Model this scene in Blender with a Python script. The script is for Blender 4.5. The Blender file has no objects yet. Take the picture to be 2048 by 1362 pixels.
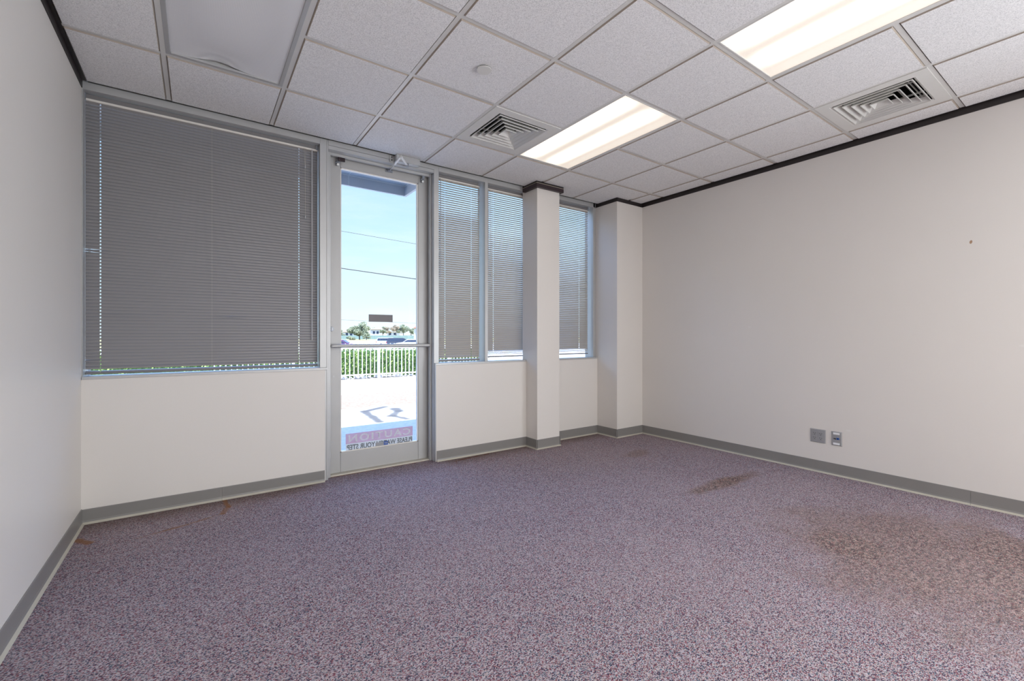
import bpy, math, random
from mathutils import Vector, Matrix
random.seed(7)
D = bpy.data
C = bpy.context.scene.collection
PI = math.pi

# ---------------------------------------------------------------- materials
MATS = {}
def nmat(name):
    m = D.materials.new(name); m.use_nodes = True
    MATS[name] = m
    nt = m.node_tree
    return m, nt, nt.nodes['Principled BSDF'], nt.nodes, nt.links

def plain(name, col, rough=.5, metal=0., spec=.5, bump=None, var=None, trans=0.):
    m, nt, p, N, L = nmat(name)
    p.inputs['Base Color'].default_value = (*col, 1)
    p.inputs['Roughness'].default_value = rough
    p.inputs['Metallic'].default_value = metal
    p.inputs['Specular IOR Level'].default_value = spec
    tc = N.new('ShaderNodeTexCoord')
    sc, amt = var or (6., .05)
    nz = N.new('ShaderNodeTexNoise'); nz.inputs['Scale'].default_value = sc; nz.inputs['Detail'].default_value = 3
    L.new(tc.outputs['Object'], nz.inputs['Vector'])
    mx = N.new('ShaderNodeMix'); mx.data_type = 'RGBA'
    mx.inputs['A'].default_value = (*[c*(1-amt) for c in col], 1)
    mx.inputs['B'].default_value = (*[min(1, c*(1+amt)) for c in col], 1)
    L.new(nz.outputs['Fac'], mx.inputs['Factor']); L.new(mx.outputs['Result'], p.inputs['Base Color'])
    if bump:
        s, st, dist = bump
        n2 = N.new('ShaderNodeTexNoise'); n2.inputs['Scale'].default_value = s; n2.inputs['Detail'].default_value = 2
        L.new(tc.outputs['Object'], n2.inputs['Vector'])
        b = N.new('ShaderNodeBump'); b.inputs['Strength'].default_value = st; b.inputs['Distance'].default_value = dist
        L.new(n2.outputs['Fac'], b.inputs['Height']); L.new(b.outputs['Normal'], p.inputs['Normal'])
    if trans:
        out = N['Material Output']
        tr = N.new('ShaderNodeBsdfTransparent'); ms = N.new('ShaderNodeMixShader')
        ms.inputs[0].default_value = trans
        L.new(p.outputs[0], ms.inputs[1]); L.new(tr.outputs[0], ms.inputs[2]); L.new(ms.outputs[0], out.inputs[0])
    return m

wall_m = plain('wall_paint', (.735, .70, .66), .42, spec=.45, bump=(260, .10, .002), var=(1.6, .02))
alu = plain('anodised_aluminium', (.50, .50, .495), .38, metal=.35, spec=.5, var=(9, .05))
alu_dk = plain('dull_steel', (.30, .32, .36), .4, metal=.6)
alu_lt = plain('door_aluminium', (.47, .465, .455), .45, metal=.25, var=(5, .05))
white_metal = plain('white_enamel', (.72, .71, .68), .4)
tee_m = plain('ceiling_tee_enamel', (.66, .65, .62), .3, spec=.6)
grille_m = plain('diffuser_enamel', (.70, .69, .655), .45)
trim_m = plain('dark_brown_vinyl', (.018, .013, .013), .45)
trim2_m = plain('dark_maroon_vinyl', (.030, .016, .020), .4)
cream_m = plain('cream_bead', (.62, .55, .42), .5)
dark_m = plain('black_plastic', (.012, .012, .014), .5)
duct_m = plain('duct_black', (.02, .02, .02), .8)
brown_m = plain('brown_plastic', (.035, .02, .022), .5)
thresh_m = plain('worn_threshold', (.58, .54, .46), .6, var=(30, .15))
plate_m = plain('grey_wall_plate', (.30, .30, .31), .4)
label_m = plain('white_label', (.80, .82, .84), .5)
blue_m = plain('blue_jack', (.01, .10, .42), .4)
slat_m = plain('blind_slat', (.25, .24, .243), .30, spec=.6, var=(3, .04))
slat2_m = plain('blind_slat_lit', (.42, .385, .34), .30, spec=.6, var=(3, .04))  # same slats as above, with warm room light put into the colour
rail_m = plain('blind_rail', (.21, .20, .20), .4, var=(3, .04))
lip_m = plain('blind_lip', (.78, .74, .68), .4)
cord_m = plain('blind_cord', (.55, .50, .42), .7)
wand_m = plain('blind_wand', (.52, .52, .54), .25)
sidewalk_m = None

# base board: cove vinyl with scuffed pale toe
base_m = plain('cove_base_vinyl', (.235, .225, .215), .35, spec=.5, var=(4, .05))
toe_m = plain('cove_base_toe', (.46, .43, .36), .55, var=(12, .12))

def glass_mat(name, tint, gloss):
    m = D.materials.new(name); m.use_nodes = True
    N = m.node_tree.nodes; L = m.node_tree.links; N.clear()
    o = N.new('ShaderNodeOutputMaterial'); t = N.new('ShaderNodeBsdfTransparent'); g = N.new('ShaderNodeBsdfGlossy')
    t.inputs[0].default_value = (*tint, 1); g.inputs['Roughness'].default_value = .02
    g.inputs['Color'].default_value = (1, 1, 1, 1)
    f = N.new('ShaderNodeFresnel'); f.inputs['IOR'].default_value = 1.35
    ml = N.new('ShaderNodeMath'); ml.operation = 'MULTIPLY'; ml.inputs[1].default_value = gloss
    mx = N.new('ShaderNodeMixShader')
    L.new(f.outputs[0], ml.inputs[0]); L.new(ml.outputs[0], mx.inputs[0]); L.new(t.outputs[0], mx.inputs[1]); L.new(g.outputs[0], mx.inputs[2])
    L.new(mx.outputs[0], o.inputs[0])
    return m
glass_m = glass_mat('clear_glass', (.965, .98, .98), .05)
glass_win = glass_mat('window_glass', (.93, .96, .97), .3)

def tile_mat():
    m, nt, p, N, L = nmat('acoustic_tile')
    tc = N.new('ShaderNodeTexCoord')
    n1 = N.new('ShaderNodeTexNoise'); n1.inputs['Scale'].default_value = 230; n1.inputs['Detail'].default_value = 3; n1.inputs['Roughness'].default_value = .7
    r = N.new('ShaderNodeValToRGB'); e = r.color_ramp.elements
    e[0].position = .34; e[0].color = (.56, .555, .55, 1); e[1].position = .56; e[1].color = (.88, .87, .86, 1)
    L.new(tc.outputs['Object'], n1.inputs['Vector']); L.new(n1.outputs['Fac'], r.inputs[0]); L.new(r.outputs[0], p.inputs['Base Color'])
    b = N.new('ShaderNodeBump'); b.inputs['Strength'].default_value = .22; b.inputs['Distance'].default_value = .0015
    L.new(n1.outputs['Fac'], b.inputs['Height']); L.new(b.outputs['Normal'], p.inputs['Normal'])
    p.inputs['Roughness'].default_value = .9; p.inputs['Specular IOR Level'].default_value = .1
    return m
tile_m = tile_mat()
tile_edge_m = plain('tile_edge_shaded', (.42, .36, .30), .9)  # tile edge darkened to tan for the shade in the gap

# ---- node helpers for masks in world/object space
class NB:
    def __init__(s, nt): s.N = nt.nodes; s.L = nt.links
    def _in(s, sock, v):
        if hasattr(v, 'is_linked') or hasattr(v, 'links'): s.L.new(v, sock)
        else: sock.default_value = v
    def math(s, op, a, b=0., c=0.):
        n = s.N.new('ShaderNodeMath'); n.operation = op
        for i, v in enumerate((a, b, c)): s._in(n.inputs[i], v)
        return n.outputs[0]
    def smooth(s, v, lo, hi, a=1., b=0.):
        n = s.N.new('ShaderNodeMapRange'); n.interpolation_type = 'SMOOTHSTEP'
        s._in(n.inputs['Value'], v); n.inputs['From Min'].default_value = lo; n.inputs['From Max'].default_value = hi
        n.inputs['To Min'].default_value = a; n.inputs['To Max'].default_value = b
        return n.outputs[0]
    def segdist(s, X, Y, p, q):
        dx, dy = q[0]-p[0], q[1]-p[1]; l2 = dx*dx+dy*dy
        ax = s.math('SUBTRACT', X, p[0]); ay = s.math('SUBTRACT', Y, p[1])
        t = s.math('ADD', s.math('MULTIPLY', ax, dx/l2), s.math('MULTIPLY', ay, dy/l2))
        t = s.math('MINIMUM', s.math('MAXIMUM', t, 0.), 1.)
        ex = s.math('SUBTRACT', ax, s.math('MULTIPLY', t, dx)); ey = s.math('SUBTRACT', ay, s.math('MULTIPLY', t, dy))
        return s.math('SQRT', s.math('ADD', s.math('MULTIPLY', ex, ex), s.math('MULTIPLY', ey, ey)))
    def ell(s, X, Y, cx, cy, rx, ry, ang=0.):
        ca, sa = math.cos(ang), math.sin(ang)
        ax = s.math('SUBTRACT', X, cx); ay = s.math('SUBTRACT', Y, cy)
        u = s.math('ADD', s.math('MULTIPLY', ax, ca/rx), s.math('MULTIPLY', ay, sa/rx))
        v = s.math('ADD', s.math('MULTIPLY', ax, -sa/ry), s.math('MULTIPLY', ay, ca/ry))
        return s.math('SQRT', s.math('ADD', s.math('MULTIPLY', u, u), s.math('MULTIPLY', v, v)))
    def noise(s, vec, scale, detail=3., rough=.6):
        n = s.N.new('ShaderNodeTexNoise'); n.inputs['Scale'].default_value = scale
        n.inputs['Detail'].default_value = detail; n.inputs['Roughness'].default_value = rough
        s.L.new(vec, n.inputs['Vector']); return n.outputs['Fac']
    def mix(s, f, a, b):
        n = s.N.new('ShaderNodeMix'); n.data_type = 'RGBA'
        s._in(n.inputs['Factor'], f)
        for k, v in (('A', a), ('B', b)):
            if isinstance(v, tuple): n.inputs[k].default_value = (*v, 1)
            else: s.L.new(v, n.inputs[k])
        return n.outputs['Result']
    def ramp(s, f, stops, interp='LINEAR'):
        r = s.N.new('ShaderNodeValToRGB'); cr = r.color_ramp; cr.interpolation = interp
        while len(cr.elements) < len(stops): cr.elements.new(.5)
        for e, (p, c) in zip(cr.elements, stops): e.position = p; e.color = (*c, 1)
        s.L.new(f, r.inputs[0]); return r.outputs[0]

def carpet_mat():
    m, nt, p, N, L = nmat('loop_pile_carpet'); B = NB(nt)
    tc = N.new('ShaderNodeTexCoord'); ob = tc.outputs['Object']
    sep = N.new('ShaderNodeSeparateXYZ'); L.new(ob, sep.inputs[0]); X, Y = sep.outputs[0], sep.outputs[1]
    mp = N.new('ShaderNodeMapping'); L.new(ob, mp.inputs[0]); mp.inputs['Rotation'].default_value = (0, 0, .35); mp.inputs['Scale'].default_value = (1, 1.5, 1)
    vo = N.new('ShaderNodeTexVoronoi'); vo.inputs['Scale'].default_value = 215; vo.inputs['Randomness'].default_value = .3
    L.new(mp.outputs[0], vo.inputs['Vector'])
    sc = N.new('ShaderNodeSeparateColor'); L.new(vo.outputs['Color'], sc.inputs[0])
    cl = B.noise(ob, 70, 3, .7)
    key = B.math('ADD', B.math('MULTIPLY', sc.outputs[0], .72), B.math('MULTIPLY', cl, .30))
    clean = B.ramp(key, [(0, (.055, .05, .085)), (.25, (.215, .075, .10)), (.32, (.29, .235, .265)), (.42, (.465, .415, .46)), (.55, (.315, .265, .29)), (.62, (.09, .13, .17)), (.69, (.43, .355, .35)), (.80, (.22, .085, .10)), (.86, (.41, .36, .405))], 'CONSTANT')
    v2 = N.new('ShaderNodeTexVoronoi'); v2.inputs['Scale'].default_value = 74; v2.inputs['Randomness'].default_value = 1; L.new(mp.outputs[0], v2.inputs['Vector'])
    s2c = N.new('ShaderNodeSeparateColor'); L.new(v2.outputs['Color'], s2c.inputs[0])
    key2 = B.math('ADD', B.math('ADD', B.math('MULTIPLY', s2c.outputs[0], .36), B.math('MULTIPLY', sc.outputs[1], .34)), B.math('MULTIPLY', B.noise(ob, 30, 3, .7), .30))
    dirty = B.ramp(key2, [(0, (.03, .035, .045)), (.36, (.22, .05, .045)), (.43, (.33, .225, .20)), (.50, (.50, .375, .32)), (.56, (.06, .11, .12)), (.62, (.41, .28, .24)), (.70, (.12, .03, .035)), (.76, (.42, .325, .29))], 'CONSTANT')
    # tufts of coarser mottling in the worn patches
    n1 = B.noise(ob, 3.2, 4, .65)
    wob = B.math('MULTIPLY', B.math('SUBTRACT', n1, .5), 1.3)
    e1 = B.math('ADD', B.ell(X, Y, 3.42, 1.93, .44, .085, -.02), wob)
    s1 = B.smooth(e1, .55, 1.25)
    e2 = B.math('ADD', B.ell(X, Y, 3.10, .70, .72, .60, .5), wob)
    s2 = B.smooth(e2, .45, 1.35)
    e3 = B.math('ADD', B.ell(X, Y, 3.3, .35, .8, .26, .3), wob)
    s3 = B.math('MULTIPLY', B.smooth(e3, .6, 1.2), .9)
    e4 = B.math('ADD', B.ell(X, Y, 3.55, 2.9, .22, .10, .2), wob)
    s4 = B.math('MULTIPLY', B.smooth(e4, .5, 1.2), .5)
    e5 = B.math('ADD', B.ell(X, Y, 2.98, .99, .30, .24, .5), wob); s5 = B.smooth(e5, .4, 1.3)
    st = B.math('MAXIMUM', B.math('MAXIMUM', s1, B.math('MULTIPLY', s2, .75)), B.math('MAXIMUM', B.math('MULTIPLY', s3, .9), B.math('MAXIMUM', s4, B.math('MULTIPLY', s5, .95))))
    n2 = B.noise(ob, 42, 3, .7)
    dark = B.math('MULTIPLY', st, B.smooth(n2, .40, .56, 1., .0))
    col = B.mix(st, clean, dirty)
    col = B.mix(B.math('MULTIPLY', dark, .74), col, (.075, .062, .06))
    # broad wear, then shade along the front edge painted in brown
    n3 = B.noise(ob, 1.1, 3, .5)
    col = B.mix(B.smooth(n3, .40, .62, 0., .10), col, (.45, .36, .37))
    nedge = B.noise(ob, 5, 3, .6)
    edge = B.smooth(B.math('ADD', Y, B.math('MULTIPLY', nedge, .16)), 3.55, 3.86, 0., .55)
    doorgap = B.smooth(B.math('ABSOLUTE', B.math('SUBTRACT', X, 1.32)), .45, .62, .25, 1.)
    col = B.mix(B.math('MULTIPLY', edge, doorgap), col, (.12, .075, .045))
    # rust drip line by the base, tear line right of the door, scrap by the left wall
    nl = B.math('MULTIPLY', B.math('SUBTRACT', B.noise(ob, 9, 3, .6), .5), .05)
    def line(p, q, w, c, a):
        nonlocal col
        d = B.math('ADD', B.segdist(X, Y, p, q), nl)
        f = B.math('MULTIPLY', B.smooth(d, w*.3, w), a)
        col = B.mix(f, col, c)
    rust = (.26, .12, .05)
    line((.155, 3.77), (.17, 3.60), .022, rust, .75)
    line((.17, 3.60), (.13, 3.48), .024, rust, .55)
    line((.13, 3.48), (-.05, 3.41), .016, rust, .5)
    line((-.05, 3.41), (-.30, 3.33), .012, rust, .6)
    line((1.95, 3.70), (2.35, 3.74), .018, (.14, .05, .03), .8)
    line((1.93, 3.62), (1.97, 3.70), .014, (.14, .05, .03), .7)
    line((-.56, 3.50), (-.50, 3.42), .030, rust, .8)
    line((.90, 3.86), (1.76, 3.87), .020, (.22, .12, .07), .6)
    L.new(col, p.inputs['Base Color'])
    p.inputs['Roughness'].default_value = .95; p.inputs['Specular IOR Level'].default_value = .12
    b = N.new('ShaderNodeBump'); b.inputs['Strength'].default_value = .55; b.inputs['Distance'].default_value = .004
    L.new(vo.outputs['Distance'], b.inputs['Height']); b.invert = True
    L.new(b.outputs['Normal'], p.inputs['Normal'])
    return m
carpet_m = carpet_mat()

def ground_mat(name, ca, cb, scale, markings=None):
    m, nt, p, N, L = nmat(name); B = NB(nt)
    tc = N.new('ShaderNodeTexCoord'); ob = tc.outputs['Object']
    n = B.noise(ob, scale, 5, .7)
    col = B.mix(B.smooth(n, .35, .65, 0, 1), ca, cb)
    if markings:  # dark strokes along the given segments
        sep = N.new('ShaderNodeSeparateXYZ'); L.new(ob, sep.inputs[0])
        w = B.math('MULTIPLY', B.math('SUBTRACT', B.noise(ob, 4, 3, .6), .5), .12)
        for (p0, p1, wd, a) in markings:
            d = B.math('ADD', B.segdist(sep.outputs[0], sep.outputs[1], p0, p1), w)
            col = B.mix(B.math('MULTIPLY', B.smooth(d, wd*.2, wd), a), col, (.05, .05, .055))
    L.new(col, p.inputs['Base Color']); p.inputs['Roughness'].default_value = .9
    return m

def lens_mat(name, lit):
    m, nt, p, N, L = nmat(name); B = NB(nt)
    tc = N.new('ShaderNodeTexCoord'); ob = tc.outputs['Object']
    mp = N.new('ShaderNodeMapping'); L.new(ob, mp.inputs[0]); mp.inputs['Rotation'].default_value = (0, 0, PI/4)
    ck = N.new('ShaderNodeTexVoronoi'); ck.inputs['Scale'].default_value = 150 if not lit else 190; ck.inputs['Randomness'].default_value = 0
    L.new(ob if not lit else mp.outputs[0], ck.inputs['Vector'])
    bp = N.new('ShaderNodeBump'); bp.inputs['Strength'].default_value = .6; bp.inputs['Distance'].default_value = .002
    L.new(ck.outputs['Distance'], bp.inputs['Height']); L.new(bp.outputs['Normal'], p.inputs['Normal'])
    p.inputs['Roughness'].default_value = .25; p.inputs['Specular IOR Level'].default_value = .6
    p.inputs['Base Color'].default_value = (.50, .50, .50, 1)
    if lit:
        sep = N.new('ShaderNodeSeparateXYZ'); L.new(ob, sep.inputs[0]); X, Y = sep.outputs[0], sep.outputs[1]
        def band(x0, w): return B.smooth(B.math('ABSOLUTE', B.math('SUBTRACT', X, x0)), w*.2, w)
        b = B.math('MAXIMUM', B.math('MAXIMUM', band(-.20, .125), band(.065, .125)), B.math('MULTIPLY', band(.235, .07), .06))
        ends = B.smooth(B.math('ABSOLUTE', Y), .46, .60)
        b = B.math('MULTIPLY', b, B.math('ADD', B.math('MULTIPLY', ends, .75), .25))
        g = B.math('ADD', B.math('MULTIPLY', b, LENS_HI), LENS_LO)
        g = B.math('MULTIPLY', g, B.smooth(ck.outputs['Distance'], .2, .75, 1.03, .90))
        col = B.mix(b, (1., .86, .70), (1., .93, .82))
        L.new(col, p.inputs['Emission Color']); L.new(g, p.inputs['Emission Strength'])
    else:
        p.inputs['Base Color'].default_value = (.56, .56, .57, 1)
        v = B.smooth(ck.outputs['Distance'], .15, .6, 1., 0.)
        L.new(B.mix(v, (.78, .78, .79), (.95, .95, .95)), p.inputs['Base Color']); p.inputs['Coat Weight'].default_value = 1.; p.inputs['Coat Roughness'].default_value = .16; p.inputs['Roughness'].default_value = .22; bp.inputs['Strength'].default_value = .25; p.inputs['Specular IOR Level'].default_value = 1.
    return m
LENS_HI, LENS_LO = 1.25, .64
lens_on = lens_mat('prismatic_lens_lit', True)
lens_off = lens_mat('prismatic_lens_unlit', False)

# ---------------------------------------------------------------- mesh builder
class MB:
    def __init__(s): s.v = []; s.f = []; s.mi = []; s.mats = []; s.sm = []
    def _m(s, mat):
        if mat not in s.mats: s.mats.append(mat)
        return s.mats.index(mat)
    def poly(s, pts, faces, mat, smooth=False):
        o = len(s.v); s.v += [tuple(p) for p in pts]; k = s._m(mat)
        for f in faces: s.f.append([o+i for i in f]); s.mi.append(k); s.sm.append(smooth)
    def box(s, x0, x1, y0, y1, z0, z1, mat, M=None):
        P = [(x, y, z) for z in (z0, z1) for y in (y0, y1) for x in (x0, x1)]
        if M is not None: P = [M @ Vector(p) for p in P]
        s.poly(P, [(0, 2, 3, 1), (4, 5, 7, 6), (0, 1, 5, 4), (2, 6, 7, 3), (0, 4, 6, 2), (1, 3, 7, 5)], mat)
    def cbox(s, x0, x1, y0, y1, z0, z1, mat, c=.002, M=None):
        # box with all edges chamfered by c
        xs, ys, zs = (x0, x1), (y0, y1), (z0, z1); P = []; idx = {}
        for i in (0, 1):
            for j in (0, 1):
                for k in (0, 1):
                    sx, sy, sz = (1, -1)[i], (1, -1)[j], (1, -1)[k]
                    for a in range(3):
                        q = [xs[i]+sx*c, ys[j]+sy*c, zs[k]+sz*c]; q[a] = (xs[i], ys[j], zs[k])[a]
                        idx[(i, j, k, a)] = len(P); P.append(q)
        F = []
        for a in range(3):
            for s_ in (0, 1):
                r = []
                for (p, q) in ((0, 0), (1, 0), (1, 1), (0, 1)):
                    t = [0, 0, 0]; t[a] = s_; t[(a+1) % 3] = p; t[(a+2) % 3] = q
                    r.append(idx[(*t, a)])
                F.append(r if s_ else r[::-1])
        for a in range(3):
            b, c2 = (a+1) % 3, (a+2) % 3
            for p in (0, 1):
                for q in (0, 1):
                    t0 = [0, 0, 0]; t0[b] = p; t0[c2] = q; t1 = list(t0); t1[a] = 1
                    r = [idx[(*t0, b)], idx[(*t1, b)], idx[(*t1, c2)], idx[(*t0, c2)]]
                    F.append(r if (p == q) else r[::-1])
        for i in (0, 1):
            for j in (0, 1):
                for k in (0, 1):
                    r = [idx[(i, j, k, a)] for a in range(3)]
                    F.append(r if (i+j+k) % 2 else r[::-1])
        if M is not None: P = [M @ Vector(p) for p in P]
        s.poly(P, F, mat)
    def tube(s, p, q, r, mat, n=10, r2=None, cap=True, smooth=True):
        p, q = Vector(p), Vector(q); d = (q-p).normalized()
        a = d.orthogonal().normalized(); b = d.cross(a); r2 = r if r2 is None else r2
        P = [p+(a*math.cos(t)+b*math.sin(t))*r for t in [2*PI*i/n for i in range(n)]]
        P += [q+(a*math.cos(t)+b*math.sin(t))*r2 for t in [2*PI*i/n for i in range(n)]]
        s.poly(P, [(i, (i+1) % n, n+(i+1) % n, n+i) for i in range(n)], mat, smooth)
        if cap: s.poly(P, [tuple(range(n))[::-1], tuple(range(n, 2*n))], mat)
    def path(s, pts, r, mat, n=6):
        for a, b in zip(pts[:-1], pts[1:]): s.tube(a, b, r, mat, n)
    def prism(s, prof, axis, a0, a1, mat, M=None):
        # prof: 2D loop, extruded along axis x/y/z
        def P(u, v, w): return {'x': (w, u, v), 'y': (u, w, v), 'z': (u, v, w)}[axis]
        n = len(prof); pts = [P(u, v, a0) for u, v in prof]+[P(u, v, a1) for u, v in prof]
        if M is not None: pts = [M @ Vector(p) for p in pts]
        s.poly(pts, [(i, (i+1) % n, n+(i+1) % n, n+i) for i in range(n)]+[tuple(range(n))[::-1], tuple(range(n, 2*n))], mat)
    def ball(s, c, r, mat, n=10, m=7, sc=(1, 1, 1), jit=0., rnd=random):
        P = []; F = []
        for i in range(m+1):
            th = PI*i/m
            for j in range(n):
                ph = 2*PI*j/n; k = 1+rnd.uniform(-jit, jit)
                P.append((c[0]+r*sc[0]*k*math.sin(th)*math.cos(ph), c[1]+r*sc[1]*k*math.sin(th)*math.sin(ph), c[2]+r*sc[2]*k*math.cos(th)))
        for i in range(m):
            for j in range(n):
                F.append((i*n+j, (i+1)*n+j, (i+1)*n+(j+1) % n, i*n+(j+1) % n))
        s.poly(P, F, mat, True)
    def build(s, name, parent=None, loc=None, rotz=0, kind=None):
        me = D.meshes.new(name); me.from_pydata(s.v, [], s.f); me.update()
        for m in s.mats: me.materials.append(m)
        me.polygons.foreach_set('material_index', s.mi); me.polygons.foreach_set('use_smooth', s.sm)
        import bmesh
        bm = bmesh.new(); bm.from_mesh(me); bmesh.ops.recalc_face_normals(bm, faces=bm.faces); bm.to_mesh(me); bm.free()
        o = D.objects.new(name, me); C.objects.link(o)
        if parent: o.parent = parent
        if loc: o.location = loc
        o.rotation_euler.z = rotz
        if kind: o['kind'] = kind
        return o
def tag(o, label, cat, group=None):
    o['label'] = label; o['category'] = cat
    if group: o['group'] = group
    return o
def thing(name, label, cat, loc=(0, 0, 0), rotz=0, group=None):
    o = D.objects.new(name, None); C.objects.link(o); o.empty_display_size = .1
    o.location = loc; o.rotation_euler.z = rotz
    return tag(o, label, cat, group)
def structure(name, label=None, loc=(0, 0, 0)):
    o = D.objects.new(name, None); C.objects.link(o); o.location = loc; o['kind'] = 'structure'; o.empty_display_size = .1
    if label: o['label'] = label; o['category'] = name.split('_')[0]
    return o
def solo(mb, name, label, cat, group=None, **k):
    return tag(mb.build(name, **k), label, cat, group)
def struct(mb, name, label, cat, **k):
    o = mb.build(name, kind='structure', **k); return tag(o, label, cat)
def part(mb, name, parent, label=None, **k):
    o = mb.build(name, parent=parent, **k)
    if label: o['label'] = label
    return o

# ---------------------------------------------------------------- room dimensions (m); lens at the origin, 1.163 above the carpet
XL, XR, YW, YB, ZC = -.588, 4.348, 3.776, -3.4, 2.747
YF = 3.80          # face of the mullions
YG = 3.93          # glass
S = .6096; GX0, GY0 = -.1587, 3.7806
SILL = .911
PX, PY = 3.905, 3.47       # pilaster corner
CX0, CX1, CY = 2.842, 3.142, 3.59    # column

# floor
b = MB(); b.box(XL-.1, XR+.1, YB-.1, 3.868, -.12, 0, carpet_m)
struct(b, 'floor', 'mauve grey flecked loop carpet with dark worn staining', 'floor')
# walls
b = MB(); b.box(XL-.12, XL, YB-.1, 4.0, 0, ZC+.25, wall_m)
struct(b, 'wall_left', 'off-white painted wall at left, bluish in the door light', 'wall')
def wallmark():
    m, nt, p, N, L = nmat('wall_paint_right'); B = NB(nt)
    tc = N.new('ShaderNodeTexCoord'); ob = tc.outputs['Object']
    sep = N.new('ShaderNodeSeparateXYZ'); L.new(ob, sep.inputs[0])
    col = B.mix(B.noise(ob, 1.6, 3), (.695, .665, .63), (.725, .695, .66))
    d = B.math('ADD', B.ell(sep.outputs[1], sep.outputs[2], .694, 1.81, .0085, .014, .2), B.math('MULTIPLY', B.noise(ob, 120, 2), .3))
    col = B.mix(B.smooth(d, .8, 1.2, .9, 0), col, (.36, .20, .10))
    for (y, z, r) in ((1.40, .39, .008), (2.2, 1.25, .006), (.45, 1.1, .01)):
        dd = B.ell(sep.outputs[1], sep.outputs[2], y, z, r*2.5, r)
        col = B.mix(B.smooth(dd, .5, 1.3, .35, 0), col, (.8, .79, .77))
    L.new(col, p.inputs['Base Color']); p.inputs['Roughness'].default_value = .42; p.inputs['Specular IOR Level'].default_value = .45
    bp = N.new('ShaderNodeBump'); bp.inputs['Strength'].default_value = .10; bp.inputs['Distance'].default_value = .002
    L.new(B.noise(ob, 260, 2), bp.inputs['Height']); L.new(bp.outputs['Normal'], p.inputs['Normal'])
    return m
b = MB(); b.box(XR, XR+.12, YB-.1, 4.0, 0, ZC+.25, wallmark())
struct(b, 'wall_right', 'long off-white wall at right with a small tan scuff', 'wall')
b = MB(); b.box(XL, XR, YB-.12, YB, 0, ZC+.25, wall_m)
struct(b, 'wall_back', 'off-white wall behind the viewpoint', 'wall')
b = MB()
b.box(XL, .832, YW, 3.93, 0, SILL-.018, wall_m)
b.box(1.800, XR, YW, 3.93, 0, SILL-.018, wall_m)
struct(b, 'wall_front', 'low off-white half wall under the windows on both sides of the door', 'wall')
b = MB(); b.box(CX0, CX1, CY, YF+.04, 0, ZC, wall_m)
struct(b, 'wall_column', 'free off-white square column between the narrow windows', 'column')
b = MB(); b.box(PX, XR, PY, 3.945, 0, ZC, wall_m)
struct(b, 'wall_pilaster', 'off-white boxed pilaster in the far right corner', 'pilaster')

# baseboards: cove profile following a run of points in plan
def cove(name, label, runs, h=.100):
    mb = MB()
    for (p, q, nx, ny) in runs:          # wall line p->q, n = into the room
        p, q = Vector((*p, 0)), Vector((*q, 0)); n = Vector((nx, ny, 0)); z = Vector((0, 0, 1))
        prof = [(.000, h), (.004, h), (.005, h-.003), (.005, .024), (.008, .013)]
        prof2 = [(.008, .013), (.014, .005), (.018, .001), (0, .001)]
        for P, mat in ((prof+[(0, .013)], base_m), (prof2+[(0, .013)], toe_m)):
            a = [p+n*u+z*w for u, w in P]; c = [q+n*u+z*w for u, w in P]; k = len(P)
            mb.poly(a+c, [(i, (i+1) % k, k+(i+1) % k, k+i) for i in range(k)]+[tuple(range(k)), tuple(range(k, 2*k))], mat)
    return struct(mb, name, label, 'baseboard')
cove('baseboard_left', 'grey vinyl cove base along the left wall', [((XL, YB), (XL, YW), 1, 0)], .095)
cove('baseboard_front_left', 'grey cove base under the wide window, jointed midway', [((XL, YW), (.1400, YW), 0, -1), ((.1413, YW), (.828, YW), 0, -1)], .092)
cove('baseboard_front_right', 'grey cove base right of the glass door to the column', [((1.806, YW), (CX0, YW), 0, -1)])
cove('baseboard_column', 'grey cove base wrapped round the square column', [((CX0, YW), (CX0, CY-.014), -1, 0), ((CX0-.014, CY), (CX1+.014, CY), 0, -1), ((CX1, CY-.014), (CX1, YW), 1, 0)])
cove('baseboard_pilaster', 'grey cove base round the corner pilaster and the wall bay beside it', [((CX1, YW), (PX, YW), 0, -1), ((PX, YW), (PX, PY-.014), -1, 0), ((PX-.014, PY), (XR, PY), 0, -1)])
cove('baseboard_right', 'grey cove base along the right wall with a fine joint', [((XR, PY), (XR, .6955), -1, 0), ((XR, .694), (XR, YB), -1, 0)])
cove('baseboard_back', 'grey cove base on the wall behind the viewpoint', [((XL, YB), (XR, YB), 0, 1)])

# dark ceiling angle trim
def angle(name, label, runs, mat=trim_m):
    mb = MB()
    for (p, q, nx, ny) in runs:
        p, q = Vector((*p, 0)), Vector((*q, 0)); n = Vector((nx, ny, 0)); z = Vector((0, 0, 1))
        P = [(0, ZC-.048), (.005, ZC-.048), (.005, ZC-.002), (.022, ZC-.002), (.022, ZC+.001), (0, ZC+.001)]
        a = [p+n*u+z*w for u, w in P]; c = [q+n*u+z*w for u, w in P]; k = len(P)
        mb.poly(a+c, [(i, (i+1) % k, k+(i+1) % k, k+i) for i in range(k)]+[tuple(range(k)), tuple(range(k, 2*k))], mat)
    return struct(mb, name, label, 'trim')
angle('trim_1', 'dark brown ceiling angle along the left wall', [((XL, YB), (XL, YW+.01), 1, 0)])
angle('trim_2', 'dark brown ceiling angle along the right wall', [((XR, YB), (XR, PY), -1, 0)])
angle('trim_3', 'dark brown ceiling angle round the corner pilaster', [((PX-.005, PY), (XR, PY), 0, -1), ((PX, PY-.005), (PX, YF-.002), -1, 0)])
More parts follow.
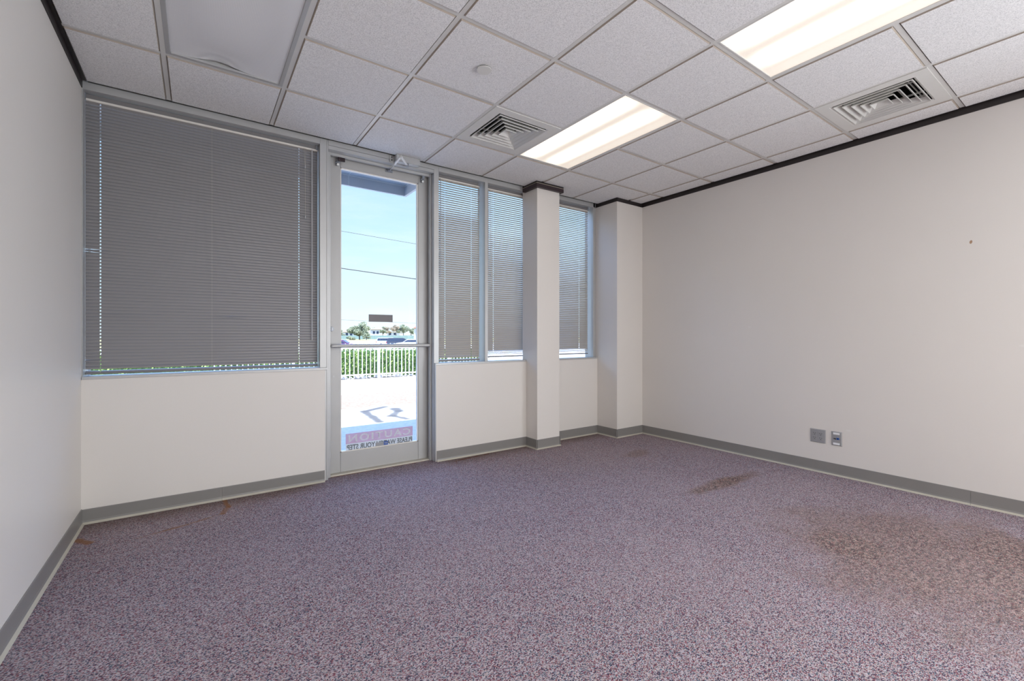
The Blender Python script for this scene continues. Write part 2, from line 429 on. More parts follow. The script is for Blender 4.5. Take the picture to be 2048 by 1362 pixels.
# column cap
b = MB()
e = .034
b.cbox(CX0-e, CX1+e, CY-e, YF-.002, ZC-.066, ZC-.026, trim2_m, .003)
b.box(CX0-e+.004, CX1+e-.004, CY-e+.004, YF-.002, ZC-.026, ZC-.022, cream_m)
b.box(CX0-e+.002, CX1+e-.002, CY-e+.002, YF-.002, ZC-.022, ZC, trim_m)
struct(b, 'trim_4', 'dark maroon collar with a cream bead round the column top', 'trim')

# ---------------------------------------------------------------- ceiling
xl = [GX0+i*S for i in range(-1, 8)]+[GX0+8*S]
yl = [GY0-j*S for j in range(0, 13)]
skip = {}          # cells left open for fixtures and the added rear lights: (i, j) with i column index from GX0, j row
for c in ((0, 1), (0, 2), (4, 1), (4, 2), (4, 4), (4, 5), (1, 7), (1, 8), (4, 8), (4, 9)): skip[c] = 1
for c in ((3, 1), (6, 4)): skip[c] = 1
b = MB()
def tile(x0, x1, y0, y1):
    g = .0135; gi = .019; z0, z1 = ZC-.006, ZC+.004
    o = [(x0+g, y0+g), (x1-g, y0+g), (x1-g, y1-g), (x0+g, y1-g)]
    i_ = [(x0+gi, y0+gi), (x1-gi, y0+gi), (x1-gi, y1-gi), (x0+gi, y1-gi)]
    b.poly([(*p, z0) for p in i_], [(3, 2, 1, 0)], tile_m)
    b.poly([(*p, z0) for p in i_]+[(*p, z1) for p in o], [(k, (k+1) % 4, 4+(k+1) % 4, 4+k) for k in range(4)], tile_edge_m)
    b.poly([(*p, z1) for p in o], [(0, 1, 2, 3)], tile_m)
for i in range(-1, 8):
    x0 = max(GX0+i*S, XL+.010); x1 = min(GX0+(i+1)*S, XR-.010)
    for j in range(0, 12):
        if (i, j) in skip: continue
        y1 = GY0-j*S; y0 = y1-S
        y0 = max(y0, YB+.01)
        if y1-y0 < .06: continue
        if j == 0: y1 = YW+.012
        tile(x0, x1, y0, y1)
b.box(XL-.1, XR+.1, YB-.1, 3.90, ZC+.20, ZC+.25, white_metal)
ceil = struct(b, 'ceiling', 'suspended ceiling of speckled white acoustic tiles', 'ceiling')
b = MB()
for i in range(0, 8):
    x = GX0+i*S; b.box(x-.012, x+.012, YB, YW, ZC-.0005, ZC+.012, tee_m); b.box(x-.001, x+.001, YB, YW, ZC+.012, ZC+.04, tee_m)
for j in range(0, 13):
    y = GY0-j*S
    if y < YB+.02: continue
    for i in range(-1, 8):
        if j > 0 and (i, j-1) in skip and (i, j) in skip and (i, j) in ((0, 2), (4, 2), (4, 5), (1, 8), (4, 9)): continue
        x0 = max(GX0+i*S+.012, XL); x1 = min(GX0+(i+1)*S-.012, XR)
        yy = (y-.012, min(y+.012, YW))
        b.box(x0, x1, yy[0], yy[1], ZC, ZC+.012, tee_m)
part(b, 'ceiling_grid', ceil, 'pale enamelled steel tees between the tiles')

# window frame header along the whole front, above glass
def light(name_label, i, j, lit, sag=False):
    cx = GX0+(i+.5)*S; cy = GY0-(j+1)*S
    t = thing('ceiling_light', name_label, 'light', (cx, cy, ZC), 0, None)
    hw, hl = S/2-.012, S-.012
    fw = .010 if lit else .022
    mb = MB()
    zf = -.002
    for (x0, x1, y0, y1) in ((-hw, -hw+fw, -hl, hl), (hw-fw, hw, -hl, hl), (-hw+fw, hw-fw, -hl, -hl+fw), (-hw+fw, hw-fw, hl-fw, hl)):
        mb.cbox(x0, x1, y0, y1, zf, .012, tee_m if lit else alu, .0015)
    part(mb, 'lens_frame', t)
    mb = MB()
    mb.box(-hw, hw, -hl, hl, .105, .11, white_metal)
    for s in (-1, 1):
        mb.box(s*hw-.002, s*hw+.002, -hl, hl, .012, .105, white_metal); mb.box(-hw, hw, s*hl-.002, s*hl+.002, .012, .105, white_metal)
    part(mb, 'housing', t)
    mb = MB(); a, c = hw-fw, hl-fw
    if not sag:
        mb.box(-a, a, -c, c, .002, .005, lens_on)
    else:
        nx, ny = 14, 24; P = []
        for iy in range(ny+1):
            for ix in range(nx+1):
                u, v = ix/nx, iy/ny
                x = -a+2*a*u; y = -c+2*c*v
                lift = .016*math.exp(-((u-.42)/.17)**2)*max(0, (v-.86)/.14)   # lens bowed off the frame at the window end
                yb = y-.012*math.exp(-((u-.45)/.2)**2)*max(0, (v-.9)/.1)
                z = .005-.004*math.sin(PI*u)*math.sin(PI*v)+lift
                P.append((x, yb, z))
        F = [(r*(nx+1)+k, r*(nx+1)+k+1, (r+1)*(nx+1)+k+1, (r+1)*(nx+1)+k) for r in range(ny) for k in range(nx)]
        mb.poly(P, F, lens_off, True)
    part(mb, 'lens', t, 'glowing warm prismatic lens with two tube bands' if lit else 'unlit grey prismatic lens bowed at one end')
    return t
light('unlit troffer with a bowed grey lens near the left wall', 0, 1, False, True)
light('lit warm fluorescent troffer beside the far air diffuser, nearer the column', 4, 1, True)
light('large lit fluorescent troffer cut by the top edge of the picture', 4, 4, True)

def diffuser(label, i, j):
    cx = GX0+(i+.5)*S; cy = GY0-(j+.5)*S
    t = thing('air_diffuser', label, 'vent', (cx, cy, ZC), 0, None)
    h = S/2-.010; o = .215
    mb = MB(); z = -.005
    # flange panel with a shallow raised step
    for (q0, q1, za, zb) in ((h, o+.012, z, z), (o+.012, o, z, z+.008)):
        P = [(-q0, -q0, za), (q0, -q0, za), (q0, q0, za), (-q0, q0, za), (-q1, -q1, zb), (q1, -q1, zb), (q1, q1, zb), (-q1, q1, zb)]
        mb.poly(P, [(k, (k+1) % 4, 4+(k+1) % 4, 4+k) for k in range(4)], grille_m)
    P = [(-h, -h, z), (h, -h, z), (h, h, z), (-h, h, z), (-h, -h, .012), (h, -h, .012), (h, h, .012), (-h, h, .012)]
    mb.poly(P, [(k, (k+1) % 4, 4+(k+1) % 4, 4+k) for k in range(4)], grille_m)
    part(mb, 'face_panel', t)
    mb = MB()
    q = o
    P = [(-q, -q, z+.008), (q, -q, z+.008), (q, q, z+.008), (-q, q, z+.008), (-q, -q, .13), (q, -q, .13), (q, q, .13), (-q, q, .13)]
    mb.poly(P, [(k, (k+1) % 4, 4+(k+1) % 4, 4+k) for k in range(4)]+[(4, 5, 6, 7)], duct_m)
    part(mb, 'duct_neck', t, 'dark duct opening')
    mb = MB()
    K = 5
    for k in range(K):
        lo = o-.004-k*.040; up = lo-.024
        zl, zu = z+.001, z+.030
        if k == K-1: up = max(.004, lo-.02)
        th = .0016
        def ring(a0, za, a1, zb): 
            P = [(-a0, -a0, za), (a0, -a0, za), (a0, a0, za), (-a0, a0, za), (-a1, -a1, zb), (a1, -a1, zb), (a1, a1, zb), (-a1, a1, zb)]
            mb.poly(P, [(m_, (m_+1) % 4, 4+(m_+1) % 4, 4+m_) for m_ in range(4)], grille_m)
        ring(lo, zl, up, zu); ring(lo, zl-.005, lo, zl); ring(lo-.003, zl-.005, lo-.003, zl); ring(lo, zl-.005, lo-.003, zl-.005); ring(lo-.003, zl-.0005, up-.002, zu); ring(lo, zl, lo-.003, zl-.0005)
        if k == K-1:
            mb.poly([(-up, -up, zu-.001), (up, -up, zu-.001), (up, up, zu-.001), (-up, up, zu-.001)], [(0, 1, 2, 3)], grille_m)
    part(mb, 'louvres', t)
    mb = MB()
    for sx in (-1, 1):
        for r in (.1, .17):
            mb.box(-.2, .2, sx*r-.001, sx*r+.001, .022, .034, grille_m); mb.box(sx*r-.001, sx*r+.001, -.2, .2, .022, .034, grille_m)
    part(mb, 'stay_bars', t)
    return t
diffuser('square stepped air diffuser next to the smaller lit troffer', 3, 1)
diffuser('square stepped air diffuser close to the right wall', 6, 4)

b = MB()
R = .043; z = ZC-.0085
n = 40
cxx, cyy = 1.381, 2.247
b.tube((cxx, cyy, z-.010), (cxx, cyy, z-.0055), R, grille_m, n)
sp = solo(b, 'sprinkler_cover', 'small flat round cover plate on a ceiling tile', 'sprinkler cover')
b = MB(); b.tube((cxx, cyy, z-.0055), (cxx, cyy, ZC-.004), R*.80, dark_m, n)
part(b, 'cover_neck', sp, 'dark recessed neck')

# ---------------------------------------------------------------- front frames, windows
def fr(mb, x0, x1, y0, y1, z0, z1, c=.0015, m=None): mb.cbox(x0, x1, y0, y1, z0, z1, m or alu, c)
def window(n, label, x0, x1, parts, lx=None):
    w = structure('window_%d' % n, label)
    mb = MB()
    for p in parts: fr(mb, *p)
    part(mb, 'window_frame', w)
    mb = MB(); mb.box(x0, x1, YG, YG+.006, SILL, 2.71, glass_win); part(mb, 'pane', w)
    return w
HZ = 2.700
w1 = window(1, 'wide left window behind a closed grey blind', -.581, .798, [
    (XL, -.583, YF-.012, 3.94, SILL-.018, ZC-.02), (XL, .798, YF, 3.94, HZ, ZC),
    (.798, .848, YF, 3.94, 0, ZC)])
mb = MB(); mb.cbox(XL+.002, .848, YW-.004, YG-.002, SILL-.018, SILL, alu, .0015); part(mb, 'window_sill', w1)
w2 = window(2, 'narrow window right of the door', 1.84, 2.345, [(1.84, 2.345, YF, 3.94, HZ, ZC), (2.345, 2.380, YF, 3.94, SILL-.02, ZC)])
mb = MB(); mb.cbox(1.800, CX0-.001, YW-.004, YG-.002, SILL-.018, SILL, alu, .0015)
mb.box(1.794, 1.800, YW-.004, 3.90, 0.002, SILL, alu); part(mb, 'window_sill', w2)
w3 = window(3, 'narrow window partly behind the column', 2.38, 3.02, [(2.38, 3.02, YF, 3.94, HZ, ZC), (3.02, 3.055, YF+.02, 3.94, SILL-.02, ZC)])
w4 = window(4, 'narrow window between the column and the corner pilaster', 3.055, 3.892, [(3.055, 3.892, YF, 3.94, HZ, ZC), (3.862, 3.892, YF, 3.94, SILL-.02, ZC)])
mb = MB(); mb.cbox(CX1+.001, PX-.001, YW-.004, YG-.002, SILL-.018, SILL, alu, .0015)
mb.box(3.892, PX-.0005, YF, 3.94, SILL, ZC, alu); part(mb, 'window_sill', w4)

# ---------------------------------------------------------------- blinds
YBL = 3.868
def blind(label, x0, x1, zbot, tilt, ladders, cords, wand, bunch=0, bent=(), slat_m=slat_m):
    t = thing('window_blind', label, 'blind', (0, 0, 0), 0, None)
    mb = MB(); mb.cbox(x0, x1, YBL-.013, YBL+.013, 2.668, 2.696, rail_m, .0015)
    part(mb, 'headrail', t)
    mb = MB(); mb.cbox(x0+.004, x1-.002, YBL-.0145, YBL+.0125, 2.6545, 2.668, lip_m, .001)  # lit lower edge of the headrail painted as a pale strip
    part(mb, 'lit_rail_edge', t, 'lower headrail edge with its lit look put into the colour')
    for xx in ((x1-.018, x1+.004), (x0-.003, x0+.004)):
        mb = MB(); mb.cbox(xx[0], xx[1], YBL-.0165, YBL+.015, 2.664, 2.7, alu_dk, .001)
        part(mb, 'mounting_bracket', t)
    pitch = .0213; ch = .0127
    z = 2.645; slats = MB(); k = 0
    nb = 4 if bunch else 3
    zs = []
    while z > zbot+(.016 if not bunch else .060): zs.append(z); z -= pitch
    if bunch: zs += [zbot+.058, zbot+.042, zbot+.027]
    else: zs.append(zbot+.0115)
    n = len(zs)
    for k, z in enumerate(zs):
        fromb = n-1-k
        tl = tilt(z)
        if bunch and fromb < 3: tl = math.radians(14+6*fromb)
        if not bunch and fromb < 2: tl = math.radians(24) if fromb == 0 else tl-rad(9)
        jit = random.uniform(-.012, .012)
        tl += jit
        bp = []
        for xa in ladders: bp += [xa-.0035, xa+.0035]
        xs = sorted(set([x0, x1-.002]+bp+[bx for (bk, bx, w, dt) in bent if bk == k for bx in (bx-w, bx-w*.5, bx, bx+w*.5, bx+w)]))
        xs = [x for x in xs if x0 <= x <= x1-.002]
        def cs(x):
            tt = tl
            for (bk, bx, w, dt) in bent:
                if bk == k: tt += dt*max(0, 1-abs(x-bx)/w)
            out = []
            for u in (-1, -.45, .45, 1):
                yy = u*ch; zz = .0030*(1-u*u)
                out.append((x, YBL+yy*math.cos(tt)-zz*math.sin(tt), z+yy*math.sin(tt)+zz*math.cos(tt)))
            return out
        for xa, xb in zip(xs[:-1], xs[1:]):
            hole = any(abs((xa+xb)/2-l) < .003 for l in ladders)
            A, B_ = cs(xa), cs(xb)
            for q in range(3):
                if hole and q == 1: continue
                slats.poly([A[q], A[q+1], B_[q+1], B_[q]], [(0, 1, 2, 3)], slat_m, False)
    part(slats, 'slats', t, 'thin grey aluminium slats')
    mb = MB(); mb.cbox(x0, x1-.002, YBL-.0125, YBL+.0125, zbot-.006, zbot+.006, rail_m, .002); part(mb, 'bottom_rail', t)
    for xa in ladders:
        mb = MB()
        for s in (-1, 1): mb.tube((xa, YBL+s*.0135, 2.66), (xa, YBL+s*.0135, zbot), .0005, cord_m, 4)
        part(mb, 'ladder_cord', t)
    for pts in cords:
        mb = MB(); mb.path([(x, YBL-.020, z) for x, z in pts], .0009, cord_m, 5)
        mb.tube((pts[-1][0], YBL-.020, pts[-1][1]), (pts[-1][0], YBL-.020, pts[-1][1]-.022), .003, wand_m, 8, .005)
        part(mb, 'pull_cord', t)
    if wand:
        mb = MB(); mb.tube((wand[0], YBL-.022, 2.655), (wand[0], YBL-.022, wand[1]), .0035, wand_m, 6); part(mb, 'tilt_wand', t)
    return t
rad = math.radians
blind('wide closed grey venetian blind in the left window', -.5825, .795, .925, lambda z: rad(71), (-.511, .655),
      [[(.690, 2.66), (.697, 2.52), (.700, 2.12)], [(.703, 2.66), (.699, 2.52)]], (.748, 1.13), 0,
      [(44, -.5825, .12, rad(-38)), (77, -.5825, .10, rad(-30)), (63, .20, .14, rad(-22)), (63, -.4, .2, rad(-10))])
b = MB(); b.tube((.083, YBL-.0165, 2.66), (.083, YBL-.0165, .94), .0006, cord_m, 4)
o_ = [o for o in D.objects if o.name == 'window_blind'][0]; part(b, 'ladder_cord', o_)
def tw(zt, zb, top, low):
    return lambda z: rad(top+(low-top)*max(0, min(1, (zt-z)/(zt-zb))))
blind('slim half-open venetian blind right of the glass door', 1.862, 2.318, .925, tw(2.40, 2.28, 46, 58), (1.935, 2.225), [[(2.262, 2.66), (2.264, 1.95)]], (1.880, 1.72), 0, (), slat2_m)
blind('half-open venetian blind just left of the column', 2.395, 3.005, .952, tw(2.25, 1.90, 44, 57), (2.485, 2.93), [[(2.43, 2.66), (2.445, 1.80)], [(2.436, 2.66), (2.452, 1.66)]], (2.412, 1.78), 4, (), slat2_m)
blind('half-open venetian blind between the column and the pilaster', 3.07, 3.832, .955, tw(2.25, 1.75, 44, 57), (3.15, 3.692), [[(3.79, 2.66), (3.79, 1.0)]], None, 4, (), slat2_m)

# ---------------------------------------------------------------- door
d = structure('door_1', 'glazed aluminium entrance door with a push bar')
mb = MB()
fr(mb, .8485, .861, YF, 3.99, 0, ZC)
fr(mb, .861, .892, 3.855, 3.885, 0, 2.675)
fr(mb, 1.790, 1.8395, YF, 3.99, 0, ZC)
fr(mb, 1.772, 1.790, 3.850, 3.885, 0, 2.675)
fr(mb, .861, 1.790, YF-.002, 3.99, 2.706, ZC); fr(mb, .861, 1.790, YF+.001, 3.99, 2.675, 2.705)
fr(mb, .861, 1.790, 3.860, 3.885, 2.652, 2.675)
part(mb, 'door_frame', d)
YL = 3.915
leaf = MB()
lx0, lx1, gx0, gx1, gz0, gz1 = .872, 1.789, .985, 1.684, .178, 2.588
leaf.cbox(lx0, gx0, YL, YL+.045, .012, 2.69, alu_lt, .002)
leaf.cbox(gx1, lx1, YL, YL+.045, .012, 2.69, alu_lt, .002)
leaf.cbox(gx0+.0008, gx1-.0008, YL, YL+.045, .012, gz0, alu_lt, .002)
leaf.cbox(gx0+.0008, gx1-.0008, YL, YL+.045, gz1, 2.69, alu_lt, .002)
lf = part(leaf, 'door_leaf', d)
mb = MB()
for (x0, x1, z0, z1) in ((gx0, gx0+.008, gz0, gz1), (gx1-.008, gx1, gz0, gz1), (gx0, gx1, gz0, gz0+.008), (gx0, gx1, gz1-.008, gz1)):
    mb.box(x0, x1, YL+.006, YL+.035, z0, z1, lip_m)
part(mb, 'glazing_bead', lf)
mb = MB(); mb.box(gx0, gx1, YL+.022, YL+.028, gz0, gz1, glass_m); part(mb, 'pane', lf)
mb = MB(); zb = 1.080; yb = YL-.062
mb.tube((.905, yb, zb), (1.762, yb, zb-.003), .0155, alu, 16)
for x in (.905, 1.762): mb.ball((x, yb, zb-.0015), .0155, alu)
for x in (.915, 1.752): mb.tube((x, yb, zb-.0015), (x, YL, zb-.0015), .011, alu, 12)
part(mb, 'push_bar', lf, 'brushed tubular push bar')
mb = MB(); mb.tube((.912, YL-.014, 1.222), (.912, YL, 1.222), .017, alu_dk, 18, .020); mb.box(.908, .916, YL-.022, YL-.013, 1.212, 1.232, alu); part(mb, 'lock_thumbturn', lf)
mb = MB(); mb.tube((.929, YL-.003, .824), (.929, YL, .824), .008, alu, 12)
part(mb, 'plug', lf)
mb = MB(); mb.cbox(.861, 1.790, 3.868, 3.965, -.02, .011, thresh_m, .003); part(mb, 'threshold', d, 'worn cream threshold strip')
# closer
mb = MB(); mb.cbox(1.405, 1.625, YF-.068, YF-.003, 2.682, 2.741, alu, .004)
mb.cbox(1.366, 1.405, YF-.008, YF-.002, 2.686, 2.738, alu_lt, .001)
for z in (2.70, 2.724): mb.tube((1.385, YF-.011, z), (1.385, YF-.007, z), .005, dark_m, 10)
cl = part(mb, 'door_closer', d, 'box door closer with a folded arm on the header')
mb = MB()
P1, P2, P3 = Vector((1.512, 3.755, 2.668)), Vector((1.384, 3.58, 2.664)), Vector((1.405, 3.895, 2.648))
def bar(mb, p, q, w, h, mat):
    dd = (q-p); L_ = dd.length; ang = math.atan2(dd.y, dd.x); el = math.atan2(dd.z, math.hypot(dd.x, dd.y))
    M = Matrix.Translation(p) @ Matrix.Rotation(ang, 4, 'Z') @ Matrix.Rotation(-el, 4, 'Y')
    mb.cbox(-.01, L_+.01, -w/2, w/2, -h/2, h/2, mat, .0015, M)
bar(mb, P1, P2, .019, .006, white_metal)
mid = P2.lerp(P3, .52)
bar(mb, P2-Vector((0, 0, .008)), mid-Vector((0, 0, .008)), .016, .006, white_metal)
mb.tube(mid-Vector((0, 0, .008)), P3, .006, alu, 10)
mb.tube(P1-Vector((0, 0, .012)), P1+Vector((0, 0, .016)), .013, alu_dk, 14)
mb.tube(P2-Vector((0, 0, .014)), P2+Vector((0, 0, .006)), .011, alu, 14)
part(mb, 'closer_arm', cl)
mb = MB(); mb.cbox(1.372, 1.436, YL-.006, YL, 2.632, 2.658, alu_dk, .001); mb.cbox(1.384, 1.424, YL-.022, YL-.006, 2.636, 2.652, alu_dk, .002)
mb.tube((1.405, YL-.020, 2.64), (1.405, YL-.020, 2.654), .010, alu_dk, 12); part(mb, 'arm_shoe', cl)

def clip(label, x, z, s):
    t = thing('rod_bracket', label, 'bracket', (x, YL, z))
    mb = MB(); mb.cbox(-.012, .012, -.003, 0, -.028, .010, alu_dk, .001); part(mb, 'base_plate', t)
    mb = MB(); mb.cbox(-.012+s*.006, .012+s*.006, -.036, -.032, .002, .034, alu_dk, .001)
    mb.cbox(-.010, .010, -.036, -.002, -.003, .003, alu_dk, .001)
    mb.tube((0, -.034, -.026), (0, -.004, -.020), .010, alu, 10); mb.tube((s*.020, -.020, -.004), (-s*.018, -.020, -.006), .004, alu_dk, 8)
    part(mb, 'hook', t)
clip('small steel rod bracket at the top left of the glass door', .957, 2.622, 1)
clip('small steel rod bracket at the top right of the glass door', 1.716, 2.630, 1)
t = thing('hanging_clip', 'small dark brown block hooked over the door top left corner', 'clip', (.982, 3.874, 2.635))
mb = MB()
for k in range(3): mb.cbox(-.028, .028, -.008, .006, -.012+k*.0115, -.002+k*.0115, brown_m, .001)
part(mb, 'block', t)
mb = MB(); mb.tube((.004, -.006, .02), (.004, -.006, .045), .0018, dark_m, 6); mb.tube((.004, -.006, .045), (.004, .006, .047), .0018, dark_m, 6); part(mb, 'hook', t)

# stickers on the glass (printed to be read from outside)
stk_red = plain('sticker_red', (.62, .33, .42), .6, trans=.50)  # paling of the red by light from behind put into the colour
stk_white = plain('sticker_white', (.74, .77, .80), .6, trans=.32)
stk_ink = plain('sticker_ink', (.13, .14, .14), .6, trans=.12)
stk_grey = plain('sticker_back', (.21, .20, .21), .6)
stk_blue = plain('sticker_blue', (.05, .11, .36), .6)
stk_gr2 = plain('sticker_small_grey', (.33, .34, .36), .6)
def text_mesh(body, w, h, x_right, z0, y, mat, name, parent, bold=.0, spacing=1.):
    cu = D.curves.new('tmp', 'FONT'); cu.body = body; cu.size = 1; cu.offset = bold; cu.space_character = spacing; cu.resolution_u = 3
    to = D.objects.new('tmp', cu); C.objects.link(to); bpy.context.view_layer.update()
    me = D.meshes.new_from_object(to.evaluated_get(bpy.context.evaluated_depsgraph_get()))
    D.objects.remove(to); D.curves.remove(cu)
    xs = [v.co.x for v in me.vertices]; ys = [v.co.y for v in me.vertices]
    sx = w/(max(xs)-min(xs)); sy = h/(max(ys)-min(ys)); mx_, my_ = min(xs), min(ys)
    for v in me.vertices: v.co = Vector((x_right-(v.co.x-mx_)*sx, y, z0+(v.co.y-my_)*sy))
    me.materials.clear(); me.materials.append(mat)
    o = D.objects.new(name, me); C.objects.link(o); o.parent = parent; return o
YS = YL+.0215
t = thing('caution_sticker', 'backwards CAUTION PLEASE WATCH YOUR STEP sticker low on the door glass', 'sticker', (0, 0, 0))
mb = MB(); mb.box(1.033, 1.638, YS-.0004, YS, .2385, .325, stk_red); part(mb, 'red_band', t, 'red band, paled as if lit from behind')
mb = MB(); mb.box(1.033, 1.638, YS-.0004, YS, .172, .2385, stk_white); part(mb, 'white_band', t, 'white lower band')
text_mesh('CAUTION', .560, .062, 1.616, .2505, YS-.0012, stk_white, 'heading_letters', t, .025, 1.25)
text_mesh('PLEASE WATCH YOUR STEP', .590, .046, 1.632, .183, YS-.0012, stk_ink, 'line_letters', t, .03, 1.0)
t = thing('security_decal', 'tiny blue and grey decal over the lower sticker line', 'sticker', (0, 0, 0))
mb = MB(); mb.box(1.288, 1.362, YS-.003, YS-.002, .180, .216, stk_gr2); part(mb, 'grey_panel', t)
mb = MB(); mb.box(1.363, 1.402, YS-.003, YS-.002, .186, .220, stk_blue); part(mb, 'blue_panel', t)
text_mesh('ADT', .030, .013, 1.398, .197, YS-.0035, stk_white, 'letters', t, .01)
t = thing('grey_placard', 'blank dark grey placard stuck on the door glass', 'sign', (0, 0, 0))
mb = MB(); mb.cbox(1.229, 1.446, YS-.002, YS, 1.289, 1.354, stk_grey, .0005); part(mb, 'sheet', t)

# ---------------------------------------------------------------- wall plates
t = thing('power_outlet', 'grey four-gang power outlet plate low on the right wall', 'outlet', (XR, 1.6195, .308))
mb = MB()
def plate(mb, hy, hz, th=.006):
    P = [(0, -hy, -hz), (0, hy, -hz), (0, hy, hz), (0, -hy, hz), (-th, -hy+.005, -hz+.005), (-th, hy-.005, -hz+.005), (-th, hy-.005, hz-.005), (-th, -hy+.005, hz-.005)]
    mb.poly(P, [(k, (k+1) % 4, 4+(k+1) % 4, 4+k) for k in range(4)]+[(4, 5, 6, 7), (0, 1, 2, 3)], plate_m)
plate(mb, .0585, .0575); part(mb, 'wall_plate', t)
for sy in (.023, -.023):
    for sz in (.019, -.019):
        mb = MB(); mb.cbox(-.008, -.005, sy-.0165, sy+.0165, sz-.0165, sz+.0165, plate_m, .0008)
        for q in (-1, 1): mb.box(-.0085, -.0078, sy+q*.007-.0012, sy+q*.007+.0012, sz+.000, sz+.009, dark_m)
        mb.tube((-.0085, sy, sz-.007), (-.0078, sy, sz-.007), .003, dark_m, 10)
        part(mb, 'socket', t)
for sy in (.023, -.023):
    for sz in (.048, -.048): mb = MB(); mb.tube((-.0075, sy, sz), (-.005, sy, sz), .0022, alu_dk, 8); part(mb, 'plate_screw', t)
t = thing('data_outlet', 'grey data jack plate with a blue port on the right wall', 'outlet', (XR, 1.482, .309))
mb = MB(); plate(mb, .038, .058, .008); part(mb, 'wall_plate', t)
for z in (.042, -.042):
    mb = MB(); mb.box(-.0095, -.0078, -.023, .023, z-.008, z+.008, label_m); part(mb, 'label_strip', t, 'white label strip')
mb = MB(); mb.box(-.010, -.0078, -.019, -.001, -.007, .009, blue_m); mb.box(-.0108, -.010, -.014, -.006, -.003, .004, dark_m); part(mb, 'port', t, 'blue data port')
mb = MB(); mb.box(-.0095, -.0078, .003, .020, -.004, .003, dark_m); mb.box(-.0098, -.0078, .003, .010, -.007, .000, dark_m); part(mb, 'port', t, 'empty black port')

# ---------------------------------------------------------------- outside
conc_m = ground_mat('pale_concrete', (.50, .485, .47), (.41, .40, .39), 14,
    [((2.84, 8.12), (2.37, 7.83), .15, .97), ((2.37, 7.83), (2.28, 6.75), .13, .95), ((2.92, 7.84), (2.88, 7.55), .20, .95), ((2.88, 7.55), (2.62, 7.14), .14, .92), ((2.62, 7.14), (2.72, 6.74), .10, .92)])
conc_shade = conc_m
drive_m = ground_mat('sandy_asphalt', (.27, .20, .15), (.16, .115, .08), 22)
lot_m = ground_mat('pale_parking_lot', (.42, .405, .39), (.33, .31, .29), 2)
lawn_m = ground_mat('dry_lawn', (.19, .20, .07), (.30, .24, .11), .25)
facade_m = plain('stucco_facade', (.42, .38, .33), .9)
canopy_m = plain('canopy_panel', (.46, .50, .56), .5, var=(3, .12))
seam_m = plain('canopy_seam', (.62, .66, .70), .5)
white_paint = plain('white_fence_paint', (.86, .86, .86), .5)
leaf_m = [plain('hedge_leaf_%d' % i, c, .6, spec=.3, trans=0) for i, c in enumerate([(.10, .18, .03), (.19, .30, .06), (.05, .10, .025), (.34, .44, .14)])]
oak_m = [plain('oak_leaf_%d' % i, c, .7) for i, c in enumerate([(.24, .27, .17), (.34, .37, .25), (.15, .18, .13)])]
tan_m = [plain('tan_leaf_%d' % i, c, .7) for i, c in enumerate([(.31, .25, .19), (.37, .30, .22), (.22, .19, .14)])]
bark_m = plain('bark', (.10, .08, .07), .9)
sc_g = -.15
b = MB(); b.box(-8, 14, 3.99, 8.25, sc_g-.2, sc_g, conc_m); struct(b, 'sidewalk', 'pale concrete walk outside the door with dark angular marks', 'sidewalk')
b = MB(); b.box(-14, 22, 8.25, 10.4, sc_g-.25, sc_g-.01, drive_m); b.box(-14, 22, 10.4, 15.5, sc_g-.25, sc_g-.01, lot_m); struct(b, 'driveway', 'sandy speckled paving between the walk and the fence', 'driveway')
b = MB(); b.box(-60, 110, 15.5, 96, -1.1, -.9, lot_m); b.poly([(-60, 15.4, -.5), (110, 15.4, -.5), (110, 16.5, -.9), (-60, 16.5, -.9)], [(0, 1, 2, 3)], lot_m)
struct(b, 'parking_lot', 'bright parking area beyond the hedge', 'parking lot')
b = MB(); b.poly([(-80, 96, -.9), (180, 96, -.9), (180, 150, -.1), (-80, 150, -.1), (260, 320, .1), (-100, 320, .1)], [(0, 1, 2, 3), (3, 2, 4, 5)], lawn_m)
struct(b, 'lawn', 'dry yellow green lawn beyond the cars', 'lawn')
# facade and roof keep the sun off the room
b = MB()
b.box(-8, 14, 3.99, 4.08, 2.75, 5.2, facade_m)
b.box(-8, XL, 3.99, 4.08, -.2, 2.75, facade_m); b.box(4.15, 14, 3.95, 4.08, -.2, 2.75, facade_m)
b.box(-.585, .848, 3.935, 4.0, -.2, SILL-.02, facade_m); b.box(1.80, 4.15, 3.935, 4.0, -.2, SILL-.02, facade_m)
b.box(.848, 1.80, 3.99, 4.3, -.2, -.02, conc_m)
struct(b, 'wall_facade', 'tan stucco outer wall round the openings', 'wall')
b = MB(); b.box(-8, 14, -9, 4.0, 3.1, 3.4, facade_m); struct(b, 'roof', 'flat roof slab above the room', 'roof')
# canopy
t = thing('entrance_canopy', 'blue grey panelled canopy jutting out above the door outside', 'canopy', (0, 0, 0))
mb = MB(); mb.box(-1.6, 2.25, 4.08, 5.63, 3.13, 3.40, canopy_m); mb.box(-1.6, 2.25, 5.60, 5.63, 3.0, 3.13, canopy_m); mb.box(2.22, 2.25, 4.08, 5.60, 3.0, 3.13, canopy_m)
part(mb, 'canopy_panel', t)
mb = MB()
mb.box(-1.6, 2.22, 5.594, 5.60, 3.118, 3.13, seam_m); mb.box(2.214, 2.22, 4.08, 5.594, 3.118, 3.13, seam_m)
mb.box(1.50, 1.508, 5.596, 5.60, 3.0, 3.118, seam_m); mb.box(1.50, 1.508, 4.08, 5.594, 3.126, 3.13, seam_m)
part(mb, 'panel_seam', t, 'pale seams')

